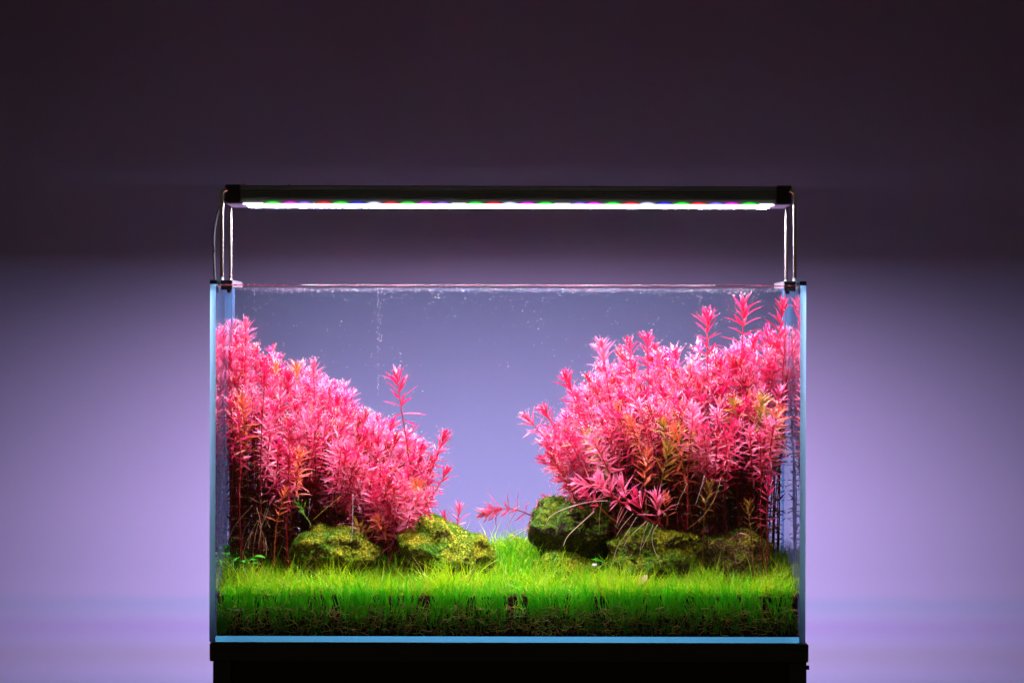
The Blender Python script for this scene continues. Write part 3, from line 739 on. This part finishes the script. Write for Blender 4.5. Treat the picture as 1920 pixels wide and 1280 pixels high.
# canopy outlines in photograph pixels, turned into metres at the depth of each stem
LT_X = [400, 440, 470, 500, 560, 600, 650, 690, 720, 770, 800, 830, 845]
LT_Y = [618, 616, 622, 648, 684, 696, 724, 748, 782, 812, 822, 838, 870]
RT_X = [1000, 1040, 1075, 1110, 1160, 1220, 1300, 1360, 1400, 1450, 1500]
RT_Y = [815, 775, 722, 685, 665, 648, 655, 645, 632, 622, 630]
used = []
def bush(count, singles, px0, px1, tx, ty, base0, base1, side, places, front_pts, seed):
    rs = np.random.RandomState(seed); tries = 0; tips = []; todo = []
    while len(todo) < count and tries < 12000:
        tries += 1
        v = rs.rand()**.85     # v: 0 front .. 1 back
        px = rs.uniform(px0-(18 if side == 'left' and v > .4 else 0), px1+(20 if side == 'right' and v > .4 else 0))
        y = .070+.200*v
        py = np.interp(px, tx, ty)+rs.normal(0, 7)
        f = (px-px0)/(px1-px0)
        drop = (1-v)**1.1*front_pts(px)+rs.uniform(0, 26)   # the front of the mound is lower
        pe = px-drop*.30*max(0, px-640)/190 if side == 'left' else px+drop*.35*max(0, 1190-px)/180
        tip = P(pe, py+drop, y)
        if any((tip.x-q[0])**2+(tip.y-q[1])**2*.6+(tip.z-q[2])**2 < .0090**2 for q in tips): continue
        tips.append(tuple(tip))
        bx = base0-8+(base1-base0+12)*f+rs.normal(0, 10)
        by = min(.272, .150+.115*v+rs.normal(0, .01)); b = P(bx, 1000, by); b.z = soil_z(b.x, by)
        r = rs.rand(); kind = 'rose' if r < .42 else 'pink' if r < .86 else 'deep' if r < .985 else 'orange'
        if drop > 95 and rs.rand() < .12: kind = 'orange' if rs.rand() < .55 else 'olive'
        todo.append((px, v, drop, kind, b, tip))
    # those hidden in the middle of the mound are joined into one mass
    order = sorted(range(len(todo)), key=lambda i: -abs(todo[i][1]-.58))
    single = set(order[:singles]); accs = (Acc(), Acc(), Acc())
    for i, (px, v, drop, kind, b, tip) in enumerate(todo):
        bub = rs.choice([.3, .6, 1.1, 1.8])
        kw = dict(leafy=rs.uniform(.060, .088)*(1 if drop < 130 else .85), rs=rs, size=rs.uniform(.95, 1.28), bubbles=bub, per=4 if rs.rand() < .6 else 3)
        nm = {'rose': 'light pink', 'pink': 'deep pink', 'deep': 'dark red', 'orange': 'orange', 'olive': 'olive'}[kind]
        row = 'low in front' if drop > 110 else 'amid body' if drop > 45 else 'on crest'
        place = [n_ for x_, n_ in places if px >= x_][-1]
        lab = f"{'bubbly' if bub > .7 else 'plain'} {nm} stem {row} of {side} thicket, {place}"
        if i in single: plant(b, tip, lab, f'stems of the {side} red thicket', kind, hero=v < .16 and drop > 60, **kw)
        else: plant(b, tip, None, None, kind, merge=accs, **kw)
    root = tag(empty('dense_stems', P((px0+px1)/2, 1000, .2)), f'packed red stems filling the inside of the {side} thicket', 'plant mass', kind='stuff')
    for a, nm, mt in zip(accs, ('stems', 'foliage', 'bubbles'), ('stem', 'leaf', 'bubble')):
        o = a.build(nm, M[mt], root); o['kind'] = 'stuff'
    print('bush', side, len(todo))
bush(185, 112, 432, 828, LT_X, LT_Y, 454, 762, 'left', [(0, 'by left glass'), (520, 'above leftmost rock'), (700, 'above green rock')], lambda px: np.interp(px, [410, 500, 640, 760, 840], [160, 165, 140, 110, 75]), 21)
bush(215, 132, 1012, 1465, RT_X, RT_Y, 1140, 1432, 'right', [(0, 'above tallest rock'), (1150, 'above wide olive rock'), (1320, 'above bare brown rock'), (1420, 'by right glass')], lambda px: np.interp(px, [1010, 1080, 1200, 1350, 1480], [50, 100, 140, 150, 180]), 22)

# distinct stems, each told by what sets it apart (tip, base in pixels, depth)
rsH = np.random.RandomState(5)
def hero(tp, bp, y, label, kind='pink', group=None, yb=None, **kw):
    t = P(tp[0], tp[1], y); yb = yb or y
    b = P(bp[0], bp[1], yb)
    if bp[1] > 990 and kw.get('ground', True): b.z = soil_z(b.x, yb)
    kw.pop('ground', None)
    return plant(b, t, label, group, kind, hero=True, rs=rsH, **kw)
hero((460, 612), (458, 1010), .16, 'tall leafy shoot rising highest at the left glass', leafy=.075, size=1.15, bubbles=.8, kind='rose')
hero((588, 688), (590, 1000), .18, 'pink shoot with bubbly tips standing out above the left crest', leafy=.06, size=1.1, bubbles=1.6, kind='rose')
hero((745, 707), (772, 960), .16, 'slender lone shoot standing above the right slope of the left thicket', leafy=.075, size=1.45, bubbles=1.2, per=3, dens=1.05)
hero((832, 820), (792, 985), .15, 'outermost leaning stem at the right end of the left thicket', leafy=.055, size=1.15, bubbles=1.2)
hero((838, 885), (800, 985), .13, 'thin leaning stem below the outermost one of the left thicket', leafy=.045, size=1.0, bubbles=.4, per=3)
hero((541, 850), (540, 1010), .075, 'upright pink shoot with red drooping leaves before the dark understory', leafy=.040, size=1.1, bubbles=.8, per=3)
hero((447, 780), (455, 1020), .07, 'bare crimson stem with long side leaves close to the left glass', leafy=.05, size=1.1, per=3, dens=.7)
hero((497, 700), (488, 1030), .072, 'long crimson stem with white roots hanging from its foot, left of the first rock', leafy=.07, size=1.15, per=3)
hero((535, 922), (508, 1035), .062, 'pale orange and pink sprig low in front of the dark understory', leafy=.032, size=.85, kind='orange', per=3, dens=.75, bubbles=.1)
hero((563, 948), (583, 990), .075, 'small bright green sprig above the broad flat rock', leafy=.014, size=.95, kind='green', per=2, bubbles=0, name='green_sprig', lower=False, dens=.6)
for tp, bp, kd, lb in (((700, 930), (735, 1010), 'pink', 'pink tuft low at the right foot of the left thicket, leftmost of the low group'),
                       ((742, 922), (770, 1000), 'orange', 'orange tuft in the middle of the low group above the green rock'),
                       ((728, 950), (765, 1010), 'pink', 'pink sprig leaning left under the orange tuft'),
                       ((780, 905), (790, 985), 'orange', 'orange shoot behind the green rock with yellow leaf tips'),
                       ((708, 975), (745, 1018), 'orange', 'small orange red sprig between the two left rocks'),
                       ((805, 925), (790, 990), 'rose', 'pale pink shoot beside the outermost leaning stem'),
                       ((672, 985), (715, 1025), 'olive', 'olive sprig right behind the broad flat rock')):
    hero(tp, bp, rsH.uniform(.075, .105), lb, yb=.155, kind=kd, leafy=.035, size=rsH.uniform(.9, 1.15), bubbles=.4, per=3, dens=.9, lower=False)
hero((862, 955), (846, 1000), .20, 'tiny pink sprig peeping over the large green rock', leafy=.03, size=1.05, bubbles=.1, per=3, lower=False, kind='rose')
hero((835, 968), (850, 1000), .20, 'second tiny pink sprig left of the one peeping over the green rock', leafy=.02, size=.9, bubbles=.1, per=3, lower=False)
# right thicket
hero((1395, 566), (1385, 1000), .17, 'tallest shoot of all, near the surface in the right thicket', leafy=.095, size=1.5, bubbles=1.2, dens=1)
hero((1326, 594), (1330, 1000), .18, 'tall shoot standing left of the tallest one', leafy=.075, size=1.4, bubbles=1.1, dens=1)
hero((1468, 576), (1415, 1000), .17, 'tall shoot curving right towards the right glass', leafy=.085, size=1.45, bubbles=.9, dens=1)
hero((1472, 632), (1450, 1000), .20, 'shoot touching the right glass below the curving one', leafy=.06, size=1.0, bubbles=1.4, kind='rose')
hero((1128, 650), (1170, 980), .16, 'spiky bubbly shoot standing out at the left shoulder of the right thicket', leafy=.075, size=1.3, bubbles=1.6, kind='rose')
hero((1213, 636), (1220, 980), .17, 'spiky shoot on the crest right of the left shoulder', leafy=.065, size=1.25, bubbles=.8)
hero((1180, 645), (1200, 980), .19, 'shorter shoot on the crest between two spiky ones', leafy=.06, size=1.1, bubbles=.6)
hero((990, 785), (1075, 925), .15, 'outermost shoot leaning far left out of the right thicket', leafy=.060, size=1.2, bubbles=1.4, kind='rose')
hero((1022, 772), (1085, 925), .16, 'bubbly shoot leaning left beside the outermost one', leafy=.060, size=1.2, bubbles=1.5)
hero((1062, 708), (1120, 940), .17, 'leaning shoot on the left slope of the right thicket', leafy=.07, size=1.25, bubbles=.7)
hero((1018, 862), (1075, 935), .15, 'low thin pink shoot reaching left just above the tallest rock', leafy=.035, size=.95, bubbles=.2, per=3)
hero((1255, 838), (1235, 985), .072, 'shoot with green hearted leaves in the middle of the right thicket front', leafy=.036, size=1.2, kind='olive', per=3, bubbles=.5)
hero((1215, 850), (1210, 985), .075, 'orange shoot before the right thicket, left of the green hearted one', leafy=.036, size=1.15, kind='orange', per=3, bubbles=.7)
hero((1330, 912), (1315, 1000), .070, 'olive orange sprig standing alone before the right dark understory', leafy=.030, size=1.1, kind='olive', per=3, bubbles=.5)
hero((1425, 820), (1432, 1010), .080, 'pink shoot over bare stem at the right front', leafy=.05, size=1.15, bubbles=.6, per=3)
hero((1442, 905), (1438, 1015), .065, 'low pink shoot with wide leaves at the right foot of the thicket', leafy=.045, size=1.1, bubbles=.3, per=3)
hero((1405, 945), (1412, 1015), .075, 'brownish sprig left of the low pink shoot with wide leaves', leafy=.04, size=.95, kind='olive', bubbles=.1, per=3)
hero((1300, 770), (1290, 990), .070, 'bubbly pink shoot sticking out of the centre of the right thicket', leafy=.045, size=1.25, kind='rose', bubbles=1.6)
hero((1250, 930), (1252, 985), .060, 'small orange pink sprig at the right end of the fallen branch', leafy=.03, size=.9, kind='orange', bubbles=.4, per=3, ground=False)
# fallen branches
def branch(pxs, y, label, kind, sprigs, **kw):
    pts = smooth_pts([P(a, b, y+(c if True else 0)) for a, b, c in pxs], 4)
    r = plant(None, None, label, None, kind, hero=True, rs=rsH, path=pts, **kw)
    return r
branch([(1245, 986, 0), (1215, 972, 0), (1180, 950, 0), (1150, 930, 0), (1120, 912, .0), (1092, 905, .0)], .06, 'fallen pink branch lying across the rocks with roots below it', 'rose', 0, leafy=.055, size=1.5, bubbles=.5, per=4, lower=False, rad=.0012, stem_c=np.array([.75, .02, .03]))
for tp, bp, kd, lb in (((1125, 900), (1150, 935), 'rose', 'large pale pink tuft rising from the fallen branch'),
                       ((1168, 912), (1180, 950), 'rose', 'narrow pale pink tuft in the middle of the fallen branch'),
                       ((1232, 935), (1238, 982), 'rose', 'pink tuft at the lower end of the fallen branch'),
                       ((1195, 935), (1205, 966), 'pink', 'short pink tuft on the fallen branch before its lower end')):
    hero(tp, bp, .058, lb, kind=kd, leafy=.024, size=1.5, bubbles=1.0, per=4, lower=False, ground=False)
branch([(1160, 980, .01), (1135, 960, .005), (1112, 935, 0), (1095, 925, 0)], .08, 'orange stemmed sprig reaching up left beneath the fallen branch', 'pink', 0, leafy=.025, size=.9, bubbles=.3, per=3, lower=False, stem_c=np.array([.6, .16, .03]))
branch([(1040, 985, .02), (1010, 972, .0), (975, 957, 0), (945, 953, 0), (915, 961, 0)], .17, 'pink branch drooping out over the middle gap left of the tallest rock', 'rose', 0, leafy=.062, size=1.6, bubbles=.15, per=4, lower=False, dens=1.1)
hero((1030, 935), (1050, 950), .18, 'pale pink tuft with a yellow leaf at the left edge of the tallest rock', kind='rose', leafy=.016, size=1.1, per=3, lower=False, ground=False, bubbles=.1)

# green broad leaved plant at the left glass
def green_plant(px, py, y, nl, label, sz, seed):
    rs = np.random.RandomState(seed); b = P(px, py, y); b.z = soil_z(b.x, y)+.009
    root = tag(empty('green_broadleaf_plant', b), label, 'aquatic plant')
    for i in range(nl):
        a = i*2.4+rs.rand(); r_ = sz*rs.uniform(.5, 1.1); top = np.array([math.cos(a)*r_, math.sin(a)*r_*.7, rs.uniform(.35, 1.15)*sz*1.3])
        pts = smooth_pts([(0, 0, 0), top*np.array([.3, .3, .65]), top], 3)+np.array(b); clampx(pts)
        V, F = tube_vf(pts, .0006, 4); mesh_obj('leaf_stalk', V, F, M['stem'], root, tint=np.tile((.08, .35, .03), (len(V), 1)))
        d = unit(top*np.array([1, 1, .25])+rs.normal(0, .002, 3)); ac = Acc()
        cc = np.array([[.08, .68, .05]])*rs.uniform(.6, 1.2)
        add_leaves(ac, pts[-1:], d[None], np.array([[0, -.4, 1.]]), np.array([rs.uniform(.009, .014)]), np.array([.0030]), np.array([.3]), cc, cc*np.array([1.5, 1.1, 1]))
        ac.V = [clampx(v) for v in ac.V]; ac.build('leaf', M['grass'], root)
green_plant(440, 1035, .055, 11, 'green broad leaved plant in the left corner of the tank', .022, 3)
green_plant(418, 1020, .14, 9, 'green leafy plant against the left glass behind the corner one', .018, 4)
green_plant(738, 1035, .12, 6, 'small green plant in the cleft between the two left rocks', .010, 5)
green_plant(1145, 1020, .12, 4, 'small green plant between the tallest rock and the olive rock', .009, 6)

# understory: thin dark stems and shed leaves filling the shade beneath both thickets (uncountable)
def understory(px0, px1, tx, ty, n, label, seed, y0=.12):
    rs = np.random.RandomState(seed); a = Acc(); lf = Acc()
    for i in range(n):
        px = rs.uniform(px0, px1); y = rs.uniform(y0, .284); b = P(px, 1000, y); b.z = soil_z(b.x, y)
        py = np.interp(px, tx, ty)+rs.uniform(120, 230); tip = P(px+rs.normal(0, 12), py, min(.286, y+rs.normal(0, .01)))
        pts = stem_path(b, tip, 1, rs, 7); clampx(pts)
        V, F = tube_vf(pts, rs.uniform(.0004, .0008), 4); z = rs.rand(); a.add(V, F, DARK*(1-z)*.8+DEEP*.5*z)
        m_ = rs.randint(16, 30); S = rs.uniform(0, 1, m_)*(len(pts)-1); i0 = np.minimum(S.astype(int), len(pts)-2); fr = (S-i0)[:, None]
        B = pts[i0]*(1-fr)+pts[i0+1]*fr; Dn = np.stack([rs.normal(0, 1, m_), rs.normal(0, .8, m_), rs.normal(.1, .6, m_)], 1)
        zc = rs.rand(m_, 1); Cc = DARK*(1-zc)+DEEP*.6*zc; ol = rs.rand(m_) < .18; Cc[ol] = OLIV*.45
        add_leaves(lf, B, Dn, np.tile((0, -.5, 1.), (m_, 1))+rs.normal(0, .5, (m_, 3)), rs.uniform(.006, .012, m_), rs.uniform(.0008, .0014, m_), rs.uniform(-.1, .4, m_), Cc)
    root = tag(empty('shaded_understory', P((px0+px1)/2, 1010, .2)), label, 'plant mass', kind='stuff')
    for acc_, nm, mt in ((a, 'thin_stems', M['stem']), (lf, 'shed_leaves', M['leaf'])):
        acc_.V = [clampx(v) for v in acc_.V]; o = acc_.build(nm, mt, root); o['kind'] = 'stuff'
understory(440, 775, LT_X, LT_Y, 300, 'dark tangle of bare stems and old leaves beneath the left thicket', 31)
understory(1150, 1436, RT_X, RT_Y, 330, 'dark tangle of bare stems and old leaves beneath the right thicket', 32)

# hanging aerial roots, each a thing told by where it hangs
def hroot(pxs, y, label, c=(.72, .56, .45), r=.00042, dy=0):
    pts = smooth_pts([P(a, b, y+dy*i) for i, (a, b) in enumerate(pxs)], 4)
    o = tube_obj('aerial_root', pts, np.linspace(r, r*.55, len(pts)), M['root'], None, 5, tint=np.array(c)); tag(o, label, 'root')
hroot([(1140, 938), (1105, 940), (1060, 953), (1032, 968), (1024, 986)], .052, 'thick pale root arching left over the tallest rock', r=.0006)
hroot([(1115, 958), (1085, 985), (1065, 1005), (1057, 1023)], .052, 'thick pale root slanting down across the tallest rock', r=.0006)
hroot([(1194, 968), (1175, 1000), (1158, 1025), (1153, 1045)], .052, 'long pale root below the fallen branch, leftmost of the bundle', r=.0005)
hroot([(1213, 976), (1190, 997), (1176, 1012), (1170, 1024)], .052, 'pale root left of centre in the bundle below the fallen branch', r=.00045)
hroot([(1216, 978), (1208, 1000), (1203, 1020), (1200, 1040)], .054, 'straight pale root in the middle of the bundle below the fallen branch')
hroot([(1226, 980), (1218, 1000), (1210, 1015), (1204, 1028)], .056, 'thin pale root crossing behind the straight one in the bundle')
hroot([(1234, 982), (1225, 998), (1225, 1022), (1236, 1048), (1240, 1062)], .052, 'curved pale root reaching the grass, rightmost of the bundle', r=.0005)
hroot([(1188, 962), (1168, 985), (1156, 1005)], .056, 'short pale root left of the bundle below the fallen branch')
hroot([(1167, 948), (1160, 965), (1157, 980)], .06, 'short thin root hanging from the middle of the fallen branch')
hroot([(1177, 955), (1165, 975), (1160, 985)], .06, 'short slanting root beside the one at the middle of the fallen branch')
hroot([(1130, 935), (1125, 965), (1124, 995)], .058, 'fine vertical root hanging at the upper end of the fallen branch', r=.0003)
hroot([(975, 948), (960, 960), (953, 985), (949, 1000)], .165, 'white root hanging from the drooping branch over the gap', (.85, .72, .75))
hroot([(1000, 965), (992, 980), (986, 1000)], .17, 'white root falling beside the left flank of the tallest rock', (.85, .72, .75))
hroot([(1005, 985), (985, 992), (965, 1005), (958, 1015)], .16, 'white root slanting into the bright grass of the gap', (.85, .75, .72))
hroot([(662, 927), (662, 960), (661, 1000), (658, 1017)], .058, 'long white root hanging straight down onto the broad flat rock', (.70, .55, .52), r=.0005)
hroot([(640, 930), (610, 955), (588, 975)], .06, 'slanting yellow root above the broad flat rock', (.55, .42, .06), r=.0004)
hroot([(582, 935), (580, 955), (578, 972)], .06, 'thin grey root hanging left of the slanting yellow one', (.5, .45, .45), r=.0003)
hroot([(1352, 895), (1342, 930), (1320, 965), (1290, 990)], .055, 'golden root curving down to the olive rock in the right understory', (.62, .45, .12), r=.0004)
hroot([(1290, 905), (1275, 935), (1268, 955)], .055, 'golden root hanging behind the lone olive sprig', (.6, .45, .2), r=.0004)
hroot([(1322, 890), (1310, 930), (1305, 945)], .055, 'thin white root high in the right understory', (.7, .6, .6), r=.00035)
rsR = np.random.RandomState(9); a = Acc()
for i in range(15):
    x0 = rsR.uniform(470, 505); y0 = rsR.uniform(940, 1010); ln = rsR.uniform(25, 75); sl = rsR.normal(-.25, .55)
    pts = smooth_pts([P(x0, y0, .058), P(x0+sl*ln*.4+rsR.normal(0, 3), y0+ln*.5, .056), P(x0+sl*ln*.6, min(1062, y0+ln), .055)], 4)
    V, F = tube_vf(pts, rsR.uniform(.00014, .0003), 4); a.add(V, F, np.array([.62, .42, .22])*rsR.uniform(.6, 1.2))
tag(a.build('root_bundle', M['root']), 'loose bundle of pale brown roots hanging at the foot of the left thicket', 'roots', kind='stuff')

# pebble and fallen leaf on the grass
b = P(1116, 1059, .075); bm = bmesh.new(); bmesh.ops.create_icosphere(bm, subdivisions=3, radius=1)
for v in bm.verts: v.co = Vector((v.co.x*.0030, v.co.y*.002, v.co.z*.0019))*(1+.25*noise.noise(v.co*1.7))
me = bpy.data.meshes.new('white_pebble'); bm.to_mesh(me); bm.free(); me.materials.append(M['pebble'])
o = bpy.data.objects.new('white_pebble', me); o.location = b; col.objects.link(o); tag(o, 'small white pebble in the grass before the low olive stone', 'pebble')
B = np.array([P(1194, 1099, .020)]); T_ = np.array([P(1214, 1075, .024)])
a = Acc(); c = np.array([[.62, .30, .16]])
LW_s = LW.copy(); add_leaves(a, B, T_-B, np.array([[-.3, -1, .3]]), np.array([.0180]), np.array([.0046]), np.array([.22]), c, c*1.1)
tag(a.build('fallen_leaf', M['leaf']), 'curled brown fallen leaf lying on the grass at the right front', 'leaf')

# free bubbles: rising columns, specks, and foam under the surface
a = Acc(); C = []; R = []
rb = np.random.RandomState(77)
for px, py0, py1, y, n in ((709, 545, 740, .15, 42), (714, 545, 640, .15, 14), (532, 630, 665, .12, 5), (750, 650, 680, .12, 5), (952, 660, 700, .12, 3)):
    for k in range(n): C.append(P(px+rb.normal(0, 1.2), rb.uniform(py0, py1), y)); R.append(rb.uniform(.00026, .00044))
for k in range(420):
    C.append(P(rb.uniform(445, 1465), 545+150*rb.rand()**2.2, rb.uniform(.02, .27))); R.append(rb.uniform(.00018, .0004))
for k in range(90): C.append(P(rb.uniform(860, 1060), rb.uniform(560, 960), rb.uniform(.02, .27))); R.append(rb.uniform(.00010, .00026))
C.append(P(640, 603, .05)); R.append(.0006); C.append(P(1376, 553, .06)); R.append(.0011)
C = np.array([tuple(c) for c in C]); R = np.array(R); ok = C[:, 2] < WZ-.001
add_balls(a, C[ok], R[ok])
tag(a.build('rising_bubbles', M['bubble']), 'tiny oxygen bubbles drifting and rising in columns through the water', 'bubbles', kind='stuff')
a = Acc(); n = 560
C = np.stack([rb.uniform(-.288, .288, n), rb.uniform(.008, .288, n), WZ-.0003-rb.exponential(.0005, n)], 1)
add_balls(a, C, rb.uniform(.00012, .00028, n))
tag(a.build('surface_foam', M['bubble']), 'sprinkling of tiny bubbles clinging beneath the water surface', 'bubbles', kind='stuff')
print('objects', len(bpy.data.objects))
